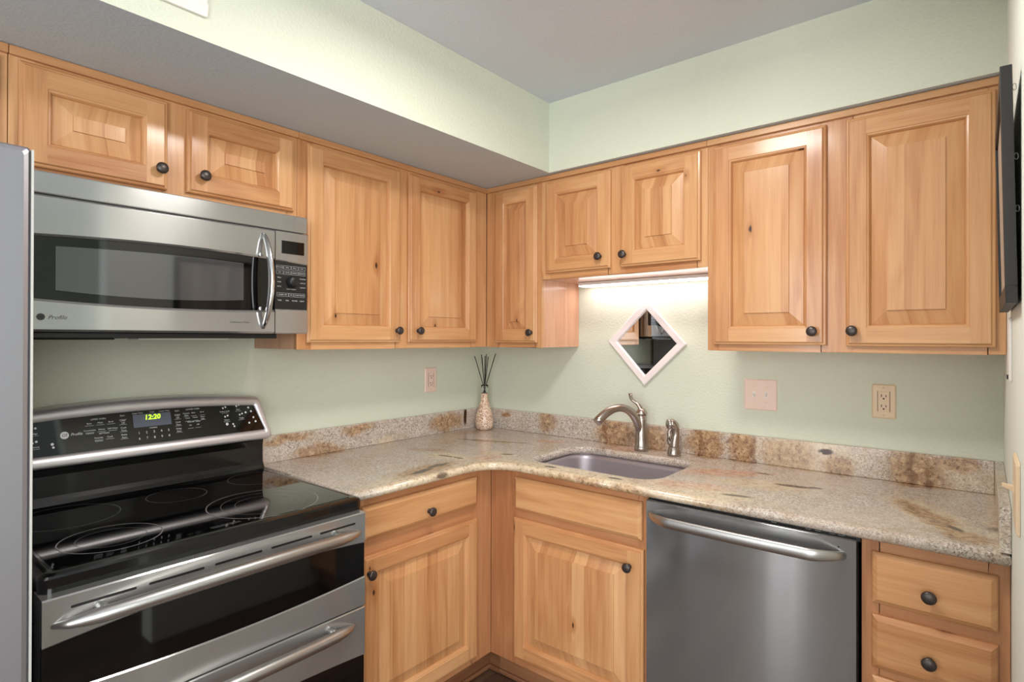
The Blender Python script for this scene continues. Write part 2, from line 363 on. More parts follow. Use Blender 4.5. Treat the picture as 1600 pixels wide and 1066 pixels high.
# ------------------------------------------------------------------ cabinetry
DU = .31                                   # depth to the face frame of the wall cabinets
def knob(T, u, v, w, parent):
    m = MB(T); m.lathe((u, v, w), [(.009, 0), (.009, .003), (.0065, .005), (.006, .012), (.009, .015), (.0155, .018), (.0165, .021), (.0155, .0245), (.012, .027), (.006, .0285), (.001, .029)], 'w', 20)
    return m.build('knob', 'bronze', parent)
def ringrect(u0, u1, v0, v1, o): return (u0+o, u1-o, v0+o, v1-o)
def door(T, u0, u1, v0, v1, w, parent, k=None, name='door', st=.056, label=None):
    m = MB(T); mu, mv = (u0+u1)/2, (v0+v1)/2
    prof = [(0, 0), (0, .011), (.0025, .0135), (.0075, .0145), (.009, .0175), (.011, .0195)]
    inner = [(st, .0195), (st+.002, .0175), (st+.006, .0165), (st+.009, .0115), (st+.011, .004)]
    offs = {}
    for side in 'LRTB': m.board('v' if side in 'LR' else 'u'); offs[side] = m.off
    cens = {'L': u0, 'R': u1-.05, 'T': v1-.05, 'B': v0}
    def q(side, pts):
        m.off = offs[side]; m.ax = 1 if side in 'LR' else 0; m.cen = cens[side]; m.face(pts)
    def rings(pf):
        for (o0, h0), (o1, h1) in zip(pf, pf[1:]):
            a, b = ringrect(u0, u1, v0, v1, o0), ringrect(u0, u1, v0, v1, o1)
            A = [(a[0], a[2]), (a[1], a[2]), (a[1], a[3]), (a[0], a[3])]; B = [(b[0], b[2]), (b[1], b[2]), (b[1], b[3]), (b[0], b[3])]
            for i, sd in enumerate('BRTL'):
                j = (i+1) % 4
                q(sd, [(*A[i], w+h0), (*A[j], w+h0), (*B[j], w+h1), (*B[i], w+h1)])
    rings(prof); rings(inner)
    o, h = .011, w+.0195; a = ringrect(u0, u1, v0, v1, o); i_ = ringrect(u0, u1, v0, v1, st)
    q('L', [(a[0], a[2], h), (i_[0], a[2], h), (i_[0], i_[2], h), (i_[0], i_[3], h), (i_[0], a[3], h), (a[0], a[3], h)])
    q('R', [(i_[1], a[2], h), (a[1], a[2], h), (a[1], a[3], h), (i_[1], a[3], h), (i_[1], i_[3], h), (i_[1], i_[2], h)])
    q('B', [(i_[0], a[2], h), (i_[1], a[2], h), (i_[1], i_[2], h), (i_[0], i_[2], h)])
    q('T', [(i_[0], i_[3], h), (i_[1], i_[3], h), (i_[1], a[3], h), (i_[0], a[3], h)])
    m.cen = u0; q('L', [(u0, v0, w), (u0, v1, w), (u1, v1, w), (u1, v0, w)])
    d = m.build(name, 'wood', parent)
    if label: d['label'] = label
    p = MB(T); p.board('v'); p.cen = u0+w
    bw = min(.042, (u1-u0-2*st)*.22)
    L = []
    for o, h in ((st+.0105, .002), (st+.0105, .005), (st+.0125, .006), (st+.011+bw, .0155), (st+.0118+bw, .0195)):
        r = ringrect(u0, u1, v0, v1, o); L.append([(r[0], r[2], w+h), (r[1], r[2], w+h), (r[1], r[3], w+h), (r[0], r[3], w+h)])
    p.loft(L, True, True); p.build('raised_panel', 'panel', d)
    if k: knob(T, k[0], k[1], w+.0195, d)
    return d
def drawer(T, u0, u1, v0, v1, w, parent, k=None, name='drawer_front'):
    m = MB(T); m.board('u'); m.cen = v0+w
    L = []
    for o, h in ((0, 0), (0, .010), (.003, .0135), (.011, .0185), (.013, .0195)):
        r = ringrect(u0, u1, v0, v1, o); L.append([(r[0], r[2], w+h), (r[1], r[2], w+h), (r[1], r[3], w+h), (r[0], r[3], w+h)])
    m.loft(L, True, True); d = m.build(name, 'wood', parent)
    if k: knob(T, k[0], k[1], w+.0195, d)
    return d
def frame(T, us, vs, w0, w1, stiles, parent, mat='wood'):
    """face frame: stiles (u0,u1) run full height, rails (v0,v1) fill between the outer edges"""
    m = MB(T)
    for a, b in stiles: m.board('v'); m.cen = a+w1; m.box(a, b, us[0], us[1], w0, w1)
    st = sorted(stiles)
    for (a, b), (c, d) in zip(st, st[1:]):
        for lo, hi in vs: m.board('u'); m.cen = lo+w1; m.box(b, c, lo, hi, w0, w1)
    return m.build('face_frame', mat, parent, bevel=.0012)
def topmould(T, u0, u1, parent, w=DU):
    m = MB(T); m.board('u'); m.cen = 2.1+w
    m.box(u0, u1, 2.106, 2.1285, w-.018, w+.012); return m.build('top_moulding', 'trim', parent, bevel=.002)
G0, Z0 = .0005, 1.3624
def upper(name, label, T, u0, u1, z0, doors, stiles, loc, fill=None):
    t = thing(name, label, 'cabinet', loc, 'knotty alder wall cabinets')
    m = MB(T); m.board('v'); m.cen = u0; m.box(u0+.001, u1-.001, z0+.001, 2.128, .002, DU-.02); m.build('carcass', 'side', t)
    frame(T, (z0, 2.128), [(z0, z0+.032), (2.085, 2.128)], DU-.0195, DU, stiles, t)
    topmould(T, u0, u1, t)
    for d in doors: door(T, d[0], d[1], d[2], d[3], DU+G0, t, d[4], label=None)
    return t
upper('wall_cabinet', 'alder cabinet above the refrigerator, cut by the left photo edge', TA, -3.02, -2.081, 1.80,
      [(-2.99, -2.56, 1.83, 2.0965, (-2.585, 1.885)), (-2.535, -2.098, 1.83, 2.0965, (-2.51, 1.885))], [(-3.02, -2.96), (-2.57, -2.52), (-2.12, -2.0815)], (.15, -2.55, 1.8))
upper('wall_cabinet', 'short two-door alder cabinet directly above the microwave', TA, -2.08, -1.307, 1.815,
      [(-2.062, -1.7255, 1.838, 2.0965, (-1.748, 1.8935)), (-1.672, -1.3255, 1.843, 2.0965, (-1.629, 1.898))], [(-2.08, -2.03), (-1.735, -1.66), (-1.345, -1.3075)], (.15, -1.69, 1.815))
upper('wall_cabinet', 'tall two-door alder corner cabinet to the right of the microwave', TA, -1.306, -.001, Z0,
      [(-1.273, -.854, 1.387, 2.0965, (-.8765, 1.4345)), (-.81, -.396, 1.387, 2.0965, (-.7635, 1.435))], [(-1.306, -1.25), (-.87, -.795), (-.42, -.3115)], (.15, -.65, Z0))
upper('wall_cabinet', 'narrow one-door alder cabinet in the corner left of the diamond mirror', TB, .3115, .644, Z0,
      [(.3752, .6245, 1.384, 2.0965, (.599, 1.43))], [(.3115, .39), (.61, .644)], (.48, -.15, Z0))
upper('wall_cabinet', 'short two-door alder cabinet above the diamond mirror and light strip', TB, .6445, 1.3985, 1.668,
      [(.674, 1.0005, 1.693, 2.0965, (.956, 1.742)), (1.0472, 1.3755, 1.692, 2.0965, (1.068, 1.74))], [(.6445, .69), (.985, 1.06), (1.36, 1.3985)], (1.02, -.15, 1.668))
upper('wall_cabinet', 'tall wide two-door alder cabinet against the right wall', TB, 1.399, W-.001, Z0,
      [(1.424, 1.787, 1.384, 2.0935, (1.75, 1.429)), (1.842, 2.202, 1.382, 2.0935, (1.8615, 1.43))], [(1.399, 1.44), (1.77, 1.86), (2.185, W-.001)], (1.81, -.15, Z0))

DB, ZT = .605, .8805
def basecab(name, label, T, u0, u1, loc, stiles, rails, kick, front=DB, back=.004):
    t = thing(name, label, 'cabinet', loc, 'knotty alder base cabinets')
    m = MB(T); m.board('v'); m.cen = u0
    m.box(u0+.001, u0+.017, .108, ZT, back, front-.02); m.box(u1-.017, u1-.001, .108, ZT, back, front-.02)
    m.box(u0+.017, u1-.017, .108, .124, back, front-.02); m.box(u0+.017, u1-.017, .124, ZT, back, back+.006)
    m.build('carcass', 'side', t)
    frame(T, (.108, ZT), rails, front-.0195, front, stiles, t, 'base_frame_shaded')
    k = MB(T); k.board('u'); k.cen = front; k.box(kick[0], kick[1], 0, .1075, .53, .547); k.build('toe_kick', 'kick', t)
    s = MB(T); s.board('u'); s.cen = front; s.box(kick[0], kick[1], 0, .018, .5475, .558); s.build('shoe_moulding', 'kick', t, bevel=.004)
    return t
t = basecab('base_cabinet', 'alder base cabinet with one drawer and one door beside the range', TA, -1.2925, -.004, (.3, -.9, 0),
            [(-1.2925, -1.235), (-.72, -.6055)], [(.108, .15), (.675, .755), (.84, ZT)], (-1.2925, -.5475))
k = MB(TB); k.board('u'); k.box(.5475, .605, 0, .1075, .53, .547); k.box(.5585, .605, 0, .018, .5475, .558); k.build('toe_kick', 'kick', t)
drawer(TA, -1.249, -.704, .7405, .852, DB+G0, t, (-.966, .7775))
door(TA, -1.249, -.701, .135, .687, DB+G0, t, (-1.2285, .632))
t = basecab('base_cabinet', 'alder base cabinet under the sink with a knobless false drawer front', TB, .6055, 1.311, (.95, -.3, 0),
            [(.6055, .755), (1.275, 1.311)], [(.108, .155), (.68, .74), (.84, ZT)], (.6055, 1.311))
drawer(TB, .7405, 1.291, .7255, .8545, DB+G0, t, None, 'false_drawer_front')
door(TB, .7365, 1.2975, .14, .695, DB+G0, t, (1.2485, .6315))
t = basecab('base_cabinet', 'narrow alder drawer stack right of the dishwasher', TB, 1.9245, W-.001, (2.07, -.3, 0),
            [(1.9245, 1.965), (2.185, W-.001)], [(.108, .15), (.36, .395), (.515, .555), (.675, .725), (.835, ZT)], (1.9245, W-.001))
for (a, b, kz) in ((.7155, .8485, .7705), (.5466, .685, .6085), (.385, .5245, .452), (.135, .362, .255)):
    drawer(TB, 1.9493, 2.2017, a, b, DB+G0, t, (2.072, kz), 'drawer_front')

# ------------------------------------------------------------------ worktop and sink
wt = thing('worktop', 'L-shaped gold and beige granite worktop with matching low backsplash', 'worktop', (0, 0, 0))
def prism_curve(name, loops, z0, z1, bev, mat, parent):
    c = bpy.data.curves.new(name, 'CURVE'); c.dimensions = '2D'; c.fill_mode = 'BOTH'
    for L in loops:
        s = c.splines.new('POLY'); s.points.add(len(L)-1); s.use_cyclic_u = True
        for p, q in zip(s.points, L): p.co = (q[0], q[1], 0, 1)
    c.extrude = (z1-z0)/2-bev; c.bevel_depth = bev; c.bevel_resolution = 3; c.offset = -bev
    o = bpy.data.objects.new(name, c); COL.objects.link(o)
    me = bpy.data.meshes.new_from_object(o.evaluated_get(bpy.context.evaluated_depsgraph_get()))
    bpy.data.objects.remove(o); bpy.data.curves.remove(c)
    for v in me.vertices: v.co.z += (z0+z1)/2
    for p in me.polygons: p.use_smooth = abs(p.normal.z) < .98
    me.materials.clear(); me.materials.append(M[mat]); me.name = name
    o = bpy.data.objects.new(name, me); COL.objects.link(o); o.parent = parent
    for v in me.vertices: v.co -= wloc(parent)
    return o
CF, RC = .648, .13
outer = [(.003, -.003), (.003, -1.3), (CF, -1.3)]+[(p[0], p[1]) for p in arc((CF+RC, -CF-RC), RC, math.pi, math.pi/2, 12)]+[(W-.0004, -CF), (W-.0004, -.003)]
hole = rrect(.752, 1.296, -.545, -.165, .085, 8)
prism_curve('slab', [outer, hole], .882, .914, .0145, 'granite', wt)
def splash(a, mat='granite_b'):
    m = MB(); m.box(*a); m.build('backsplash', mat, wt, bevel=.0025)
splash((.002, .022, -1.3, -.0005, .9142, 1.019)); splash((.0222, W-.0225, -.022, -.002, .9142, 1.019)); splash((W-.022, W-.0004, -.648, -.002, .9142, 1.019), 'granite')
sk = thing('sink', 'stainless steel undermount sink set in the granite worktop', 'sink', (1.02, -.35, .7))
m = MB(); L = []
for o, z in ((-.012, .8815), (-.012, .8795), (.0, .8795), (.004, .86), (.012, .74), (.03, .715), (.06, .708)):
    L.append([(x, y, z) for x, y in rrect(.746+o, 1.302-o, -.551+o, -.159-o, max(.03, .09-o), 8)])
m.loft(L, False, True, True); m.build('bowl', 'sink', sk)
m = MB(); m.lathe((1.02, -.36, .708), [(.045, .0), (.045, .003), (.036, .004), (.03, .002), (.001, .002)]); m.build('drain', 'chrome', sk)

# ------------------------------------------------------------------ faucet and sprayer
fx, fy = 1.02, -.082
f = thing('faucet', 'brushed nickel single-lever faucet behind the sink', 'faucet', (fx, fy, .914))
m = MB(); m.lathe((fx, fy, .914), [(.0305, .0005), (.031, .012), (.029, .018), (.0275, .021), (.0265, .05), (.0235, .10), (.0225, .135), (.0225, .156)], n=28); m.build('body', 'nickel', f)
m = MB(); m.lathe((fx, fy, 1.0705), [(.0225, .0), (.0245, .002), (.0245, .009), (.0225, .014), (.018, .022), (.010, .028), (.002, .030)], n=28); m.build('cap', 'nickel', f)
def bez(p0, p1, p2, p3, n=18):
    P = [Vector(p) for p in (p0, p1, p2, p3)]
    return [tuple(P[0]*(1-t)**3+P[1]*3*t*(1-t)**2+P[2]*3*t*t*(1-t)+P[3]*t**3) for t in [i/n for i in range(n+1)]]
sd = Vector((-.44, -.9, 0)).normalized()
def along(d, z): return (fx+sd.x*d, fy+sd.y*d, z)
path = bez(along(.0, .975), along(.03, 1.13), along(.145, 1.138), along(.23, 1.050), 22)
m = MB(); m.tube(path, [.0205-.004*min(1, i/12)+.0035*max(0, (i-15)/7) for i in range(23)], 16); m.build('spout', 'nickel', f)
lp0 = (fx, fy, 1.085)
path = bez(lp0, (fx-.012, fy-.004, 1.135), (fx-.045, fy-.012, 1.115), (fx-.046, fy-.016, 1.162), 16)
m = MB(); m.tube(path, [(.013-.005*min(1, i/7)+.005*max(0, (i-7)/9), .012-.005*min(1, i/7)+.001*max(0, (i-7)/9)) for i in range(17)], 12); m.build('lever', 'nickel', f)
sx, sy = 1.175, -.094
s = thing('side_sprayer', 'small brushed nickel side sprayer to the right of the faucet', 'sprayer', (sx, sy, .914))
m = MB(); m.lathe((sx, sy, .914), [(.027, .0005), (.0275, .008), (.025, .02), (.0225, .034), (.021, .036)], n=24); m.build('base', 'nickel', s)
m = MB(); m.tube(bez((sx, sy, .945), (sx+.004, sy, .99), (sx+.018, sy+.006, 1.05), (sx-.010, sy-.012, 1.048), 14), [.019, .0185, .018, .0175, .017, .0165, .016, .016, .0165, .017, .018, .019, .0195, .020, .020], 14); m.build('wand', 'nickel', s)
m = MB(); m.tube(bez((sx-.014, sy-.006, .958), (sx-.026, sy-.012, .985), (sx-.020, sy-.012, 1.02), (sx-.004, sy-.006, 1.034), 10), (.004, .008), 8); m.build('trigger', 'nickel', s)
nz = Vector((-.62, -.74, 0)); c0 = Vector((sx-.010, sy-.012, 1.046))
m = MB(); m.tube([tuple(c0+nz*q) for q in (.004, .012, .0135, .0135, .009)], [.0205, .0205, .018, .011, .001], 18); m.build('spray_face', 'chrome', s)

# ------------------------------------------------------------------ diffuser in the corner
vx, vy = .108, -.1
v = thing('reed_diffuser', 'speckled sand-filled bottle with black reeds in the worktop corner', 'diffuser', (vx, vy, .914))
m = MB(); m.lathe((vx, vy, .9142), [(.033, 0), (.043, .006), (.049, .028), (.049, .048), (.043, .082), (.033, .115), (.024, .145), (.019, .172), (.0175, .195)], n=32); m.build('bottle', 'sand', v)
m = MB(); m.lathe((vx, vy, 1.1094), [(.0175, 0), (.018, .03), (.0195, .044), (.0175, .044), (.016, .03), (.0155, .002)], n=24); m.build('clear_neck', 'clear', v)
for i, (dx, dy, h) in enumerate(((-.055, -.02, 1.308), (-.028, .01, 1.30), (-.012, -.012, 1.316), (.002, .012, 1.318), (.012, -.01, 1.31), (.026, .0, 1.305), (.048, .03, 1.312), (.06, .022, 1.322))):
    m = MB(); m.tube([(vx-dx*.10, vy-dy*.1, 1.112), (vx+dx*.12, vy+dy*.12, 1.15), (vx+dx, vy+dy, h)], .0022, 6); m.build('reed', 'reed', v)

# ------------------------------------------------------------------ mirror, switches, outlets
mr = thing('mirror', 'small diamond-hung mirror in a pale whitewashed frame above the faucet', 'mirror', (1.0065, -.001, 1.386))
def diamond(h, w, rot=R(1.6)):
    return [(1.0065+h*math.sin(rot+k*math.pi/2)*.985, 1.386+h*math.cos(rot+k*math.pi/2), w) for k in (0, 3, 2, 1)]
m = MB(TB); m.loft([diamond(.186, .001), diamond(.193, .010), diamond(.193, .017), diamond(.188, .021), diamond(.154, .019), diamond(.1485, .015), diamond(.1475, .008)], True, False); m.build('frame', 'mframe', mr)
m = MB(TB); m.face(diamond(.153, .0095)); m.face(list(reversed(diamond(.153, .006)))); m.build('mirror_glass', 'mirror', mr)
def plate(T, u0, u1, v0, v1, parent, mat):
    m = MB(T); m.loft([lp(rrect(u0, u1, v0, v1, .004, 3), .0005), lp(rrect(u0, u1, v0, v1, .004, 3), .003), lp(rrect(u0+.004, u1-.004, v0+.004, v1-.004, .003, 3), .006)], True, True)
    return m.build('cover_plate', mat, parent)
def screw(T, u, v, parent, mat):
    m = MB(T); m.lathe((u, v, .006), [(.0032, 0), (.003, .0012), (.001, .0016)], n=10); m.build('screw', mat, parent)
def toggle(T, u, v, parent, mat, d=1, L=.013):
    m = MB(T)
    m.box(u-.005, u+.005, v-.012, v+.012, .004, .0068)
    m.loft([[(u-.004, v-.006, .006), (u+.004, v-.006, .006), (u+.004, v+.006, .006), (u-.004, v+.006, .006)], [(u-.0035, v-.004+d*.006, .006+L), (u+.0035, v-.004+d*.006, .006+L), (u+.0035, v+.003+d*.006, .006+L), (u-.0035, v+.003+d*.006, .006+L)]], False, True)
    m.build('toggle', mat, parent, bevel=.001)
sw = thing('light_switch', 'pinkish double toggle switch plate between mirror and right cabinet', 'switch', (1.494, -.001, 1.183))
plate(TB, 1.4325, 1.5565, 1.122, 1.2435, sw, 'plate')
for u, d in ((1.4715, -1), (1.5175, 1)):
    toggle(TB, u, 1.183, sw, 'white', d); screw(TB, u, 1.213, sw, 'plate'); screw(TB, u, 1.153, sw, 'plate')
def outlet(label, T, u0, u1, v0, v1, mat, loc):
    t = thing('wall_outlet', label, 'outlet', loc); plate(T, u0, u1, v0, v1, t, mat)
    uc, vc = (u0+u1)/2, (v0+v1)/2
    m = MB(T); m.loft([lp(rrect(uc-.0165, uc+.0165, vc-.034, vc+.034, .003, 2), .005), lp(rrect(uc-.0165, uc+.0165, vc-.034, vc+.034, .003, 2), .0078)], False, True); m.build('receptacle', mat, t, bevel=.0008)
    m = MB(T)
    for dv in (.018, -.018):
        m.box(uc-.008, uc-.0055, vc+dv-.002, vc+dv+.007, .0075, .0082); m.box(uc+.0055, uc+.008, vc+dv-.002, vc+dv+.006, .0075, .0082)
        m.lathe((uc, vc+dv-.008, .0075), [(.003, 0), (.003, .0007)], n=10)
    m.box(uc-.019, uc-.0175, vc-.036, vc+.036, .0055, .0062); m.box(uc+.0175, uc+.019, vc-.036, vc+.036, .0055, .0062)
    m.build('slots', 'slot', t)
    for dv in (.048, -.048): screw(T, uc, vc+dv, t, mat)
outlet('ivory outlet on the back wall under the right cabinet', TB, 1.8715, 1.9425, 1.1265, 1.2455, 'ivory', (1.907, -.001, 1.186))
outlet('pale pink outlet on the left wall near the reed diffuser', TA, -.432, -.3525, 1.1295, 1.2535, 'plate', (.001, -.392, 1.19))
TR = lambda u, v, w: (W-w, -u, v)                      # right wall: u runs toward the camera
sw = thing('light_switch', 'ivory switch plate low on the right wall, seen nearly edge-on', 'switch', (W-.001, -.95, 1.12))
plate(TR, .885, 1.03, 1.055, 1.184, sw, 'ivory')
toggle(TR, .925, 1.12, sw, 'ivory', 1, .017)
sw = thing('wall_plate', 'slim white plate on right wall beneath the black picture frame', 'plate', (W-.001, -.60, 1.38))
plate(TR, .56, .66, 1.308, 1.455, sw, 'white'); m = MB(TR); m.box(.645, .655, 1.314, 1.324, .0055, .009); m.build('button', 'slot', sw)

# picture on the right wall, its top leaning out
pf = thing('picture_frame', 'thin black picture frame leaning out from the right wall', 'picture', (W-.014, -.84, 1.47))
def TP(u, v, w): return (W-.0045-w-.0075*(v-1.468)/.41, -u, v)
PU0, PU1, PV0, PV1 = .60, 1.075, 1.468, 1.878
m = MB(TP)
for a in ((PU0, PU1, PV0, PV0+.03), (PU0, PU1, PV1-.03, PV1), (PU0, PU0+.03, PV0+.03, PV1-.03), (PU1-.03, PU1, PV0+.03, PV1-.03)): m.box(*a, 0, .0165)
m.build('frame', 'frame', pf, bevel=.001)
m = MB(TP); m.box(PU0+.03, PU1-.03, PV0+.03, PV1-.03, .004, .012); m.build('picture', 'art', pf)
for z in (1.84, 1.72, 1.63):
    m = MB(TP); m.tube([(PU1-.008, z+.006*math.sin(a), -.0025+.0025*math.cos(a)) for a in [i*.5 for i in range(13)]], .0006, 6); m.build('hanging_ring', 'metal', pf)

# ------------------------------------------------------------------ under-cabinet light
t = thing('under_cabinet_light', 'glowing white light strip beneath the cabinet above the mirror', 'light', (1.02, -.07, 1.66))
m = MB(); m.box(.70, 1.345, -.095, -.03, 1.6530, 1.6675); m.build('housing', 'white', t)
m = MB(); m.box(.702, 1.343, -.094, -.031, 1.6485, 1.6529); m.build('diffuser', 'led', t)

# ------------------------------------------------------------------ ceiling light (just above the frame)
t = thing('ceiling_light', 'round flush ceiling light over the kitchen floor', 'light', (1.45, -1.34, 2.39))
m = MB(); m.lathe((1.45, -1.34, 2.372), [(.15, .061), (.18, .06), (.18, .0), (.165, .0), (.165, .02)], n=40); m.build('rim', 'white', t)
m = MB(); m.lathe((1.45, -1.34, 2.372), [(.164, .019), (.164, .006), (.001, .004)], n=40, smooth=False); m.build('diffuser', 'lamp', t)

# ------------------------------------------------------------------ air vent on the soffit
vt = thing('air_vent', 'white air vent high on the soffit, cut by the top edge', 'vent', (XS+.001, -1.95, 2.27))
TV = lambda u, v, w: (XS+w, u, v)
m = MB(TV)
for a in ((-2.13, -1.776, 2.1845, 2.215), (-2.13, -1.776, 2.345, 2.375), (-2.13, -2.10, 2.215, 2.345), (-1.806, -1.776, 2.215, 2.345)): m.box(*a, .0005, .009)
m.build('vent_frame', 'white', vt, bevel=.002)
for k in range(7):
    m = MB(TV); z = 2.221+k*.018; m.loft([[(-2.1, z, .001), (-1.806, z, .001), (-1.806, z+.002, .001), (-2.1, z+.002, .001)], [(-2.1, z+.010, .0075), (-1.806, z+.010, .0075), (-1.806, z+.012, .0075), (-2.1, z+.012, .0075)]], True, True)
    m.build('louver', 'white', vt)

# ------------------------------------------------------------------ appliance helpers
def band(mb, us, lo, hi, w0, w1, ch=.002, wf=None):
    """solid strip between the curves lo(u) and hi(u), chamfered along its front edges"""
    g = wf or (lambda u: 0.)
    L = [[], [], [], [], [], []]
    for u in us:
        for k, (v, w) in enumerate(((lo(u), w0), (lo(u), w1-ch), (lo(u)+ch, w1), (hi(u)-ch, w1), (hi(u), w1-ch), (hi(u), w0))): L[k].append((u, v, w+(g(u) if w > w0 else 0)))
    for a, b in zip(L, L[1:]):
        for i in range(len(us)-1): mb.face([a[i], a[i+1], b[i+1], b[i]])
    mb.face([q[0] for q in reversed(L)]); mb.face([q[-1] for q in L])
    for i in range(len(us)-1): mb.face([L[5][i], L[5][i+1], L[0][i+1], L[0][i]])
def lin_(a, b, n): return [a+(b-a)*i/n for i in range(n+1)]
def emblem(mb, T, u, v, w, r):
    mb.lathe((u, v, w), [(r, 0), (r, .0003)], n=24, smooth=False)

# ------------------------------------------------------------------ microwave
mw = thing('microwave', 'stainless over-the-range microwave below the short left cabinet', 'microwave', (.2, -1.696, 1.41))
U0, U1 = -2.0745, -1.3185
m = MB(TA); m.box(U0+.002, U1-.002, 1.418, 1.8125, .004, .372); m.build('case', 'steel_d', mw, bevel=.003)
m = MB(TA); m.box(U0+.02, U1-.09, 1.402, 1.4175, .03, .365); m.box(U0+.05, -1.86, 1.398, 1.402, .06, .34); m.build('underside_grille', 'blackp', mw, bevel=.002)
m = MB(TA); m.box(-1.80, -1.55, 1.3985, 1.402, .24, .33); m.build('cooktop_lamp_lens', 'white', mw)
m = MB(TA); m.box(U0, U1, 1.7575, 1.8125, .3725, .398); m.build('vent_strip', 'steel', mw, bevel=.003)
vt_ = lambda u: 1.6645-.014*((u+1.696)/.379)**2
vb_ = lambda u: 1.4875+.014*((u+1.696)/.379)**2
UD = -1.4355
dr = MB(TA); band(dr, lin_(U0, UD, 24), vt_, lambda u: 1.7548, .3725, .400, .005); band(dr, lin_(U0, UD, 24), lambda u: 1.418, vb_, .3725, .400, .006)
dr = dr.build('door', 'steel', mw)
m = MB(TA); band(m, lin_(U0, UD, 24), lambda u: vb_(u)-.004, lambda u: vt_(u)+.004, .3726, .390, .001); m.build('door_glass', 'glass', dr)
iv0 = lambda u: 1.516+.010*((u+1.766)/.235)**2-.004; iv1 = lambda u: 1.640-.008*((u+1.70)/.3)**2
m = MB(TA); band(m, lin_(-2.0005, -1.532, 16), iv0, iv1, .388, .3906, .0003); m.build('window', 'mwglass', dr)
hp = [(u, v, w) for v, w, u in zip(lin_(1.437, 1.737, 20), [.398+.047*math.sin(math.pi*(i/20))**.6 for i in range(21)], [-1.474+.004*math.sin(math.pi*i/20) for i in range(21)])]
m = MB(TA); m.tube(hp, [(.007+.006*math.sin(math.pi*i/20)**.5, .006+.003*math.sin(math.pi*i/20)**.5) for i in range(21)], 14, upv=(1, 0, 0)); m.build('handle', 'chrome', dr)
for vv in (1.497, 1.668):
    m = MB(TA); m.lathe((-1.486, vv, .398), [(.006, 0), (.006, .012)], n=12); m.build('handle_mount', 'chrome', dr)
m = MB(TA); emblem(m, TA, -2.0318, 1.4545, .4002, .0085); m.build('emblem', 'dprint', dr)
m = MB(TA); m.text('Profile', -2.0185, 1.4535, .4002, .0145, .35, 'LEFT'); m.build('printed_lettering', 'dprint', dr)
m = MB(TA); m.text('Convection Oven', -1.5175, 1.4525, .4002, .0085, .2, 'RIGHT'); m.build('printed_lettering', 'dprint', dr)
m = MB(TA); m.text('GE', -2.0318, 1.4545, .4006, .0085, .2); m.build('emblem_letters', 'steel', dr)
cp = MB(TA); us = lin_(UD+.003, U1, 8)
lc = MB(TA); band(lc, us, lambda u: 1.418, lambda u: 1.4985, .3725, .400, .003); lc.build('lower_trim', 'steel', mw); band(cp, us, vt_, lambda u: 1.7548, .3725, .400, .003)
cp = cp.build('control_section', 'steel', mw)
m = MB(TA); band(m, us, lambda u: 1.4955, lambda u: vt_(u)+.003, .3726, .3965, .001); m.build('control_panel', 'blackp', cp)
m = MB(TA); m.box(-1.4125, -1.3325, 1.682, 1.7245, .3995, .4015); m.build('display', 'glass', cp)
m = MB(TA)
PW = .3966
def key(u, v, w_, txt, sz=.0052, boxed=True):
    m.text(txt, u, v, PW, sz)
    if boxed:
        for a in ((u-w_/2, u+w_/2, v+.0055, v+.006), (u-w_/2, u+w_/2, v-.006, v-.0055), (u-w_/2, u-w_/2+.0005, v-.0055, v+.0055), (u+w_/2-.0005, u+w_/2, v-.0055, v+.0055)): m.box(*a, PW, PW+.0002)
for i, (a, b) in enumerate((('POPCORN', 'HELP'), ('BAKE', 'COOK'), ('BROIL', 'REHEAT'), ('FAST', 'DEFROST'))):
    key(-1.4165+i*.0265, 1.6365, .0235, a, .0048); key(-1.4165+i*.0265, 1.620, .0235, b, .0048)
for v_, a, b in ((1.602, 'SPEED', 'WARMING'), (1.588, 'OVEN', 'SURFACE'), (1.573, 'AUTO', 'CUSTOM')):
    key(-1.4185, v_, .02, a, .005, False); key(-1.3345, v_, .02, b, .0048, False)
m.text('TURN TO SELECT', -1.376, 1.5655, PW, .0044)
key(-1.406, 1.5465, .04, 'CLEAR OFF', .006); key(-1.376, 1.5465, .016, 'OK', .006); key(-1.346, 1.5465, .038, 'START PAUSE', .0052)
for i, a in enumerate(('TIMER', 'FAN', 'POWER', 'LIGHT')): key(-1.4165+i*.0265, 1.5275, .02, a, .0056, False)
m.build('printed_legend', 'print', cp)
m = MB(TA); m.lathe((-1.3745, 1.590, .3965), [(.0195, 0), (.0195, .004), (.0165, .006), (.0155, .016), (.013, .018), (.001, .018)], n=28); m.build('dial', 'blackp', cp)

# ------------------------------------------------------------------ range
rg = thing('range', 'stainless and black double-oven electric range left of the base cabinet', 'range', (.36, -1.7, 0))
Y0, Y1, YC = -2.09, -1.3065, -1.698
m = MB(TA); m.box(Y0+.004, Y1-.012, .09, .868, .03, .66); m.build('body', 'blackp', rg)
m = MB(TA); m.box(Y0+.03, Y1-.03, 0, .0895, .06, .62); m.build('base', 'blackp', rg)
ct = MB()
L = []
for o, z in ((.006, .8682), (.0, .874), (.0, .907), (.003, .912), (.012, .9155), (.020, .9165), (.024, .9150)):
    L.append([(x, y, z) for x, y in rrect(.03+o, .70-o, Y0+o, Y1-.001-o, .02, 5)])
ct.loft(L, True, True, False); ct = ct.build('cooktop', 'black', rg)
m = MB(); m.box(.085, .672, Y0+.03, Y1-.031, .9149, .9158); m.build('glass_surface', 'glass', ct)
def ringm(m, c, r, w):
    n = 72; P = lambda q: [(c[0]+q*math.cos(2*math.pi*i/n), c[1]+q*math.sin(2*math.pi*i/n), .9161) for i in range(n)]
    a, b = P(r), P(r-w)
    for i in range(n): j = (i+1) % n; m.face([a[i], a[j], b[j], b[i]])
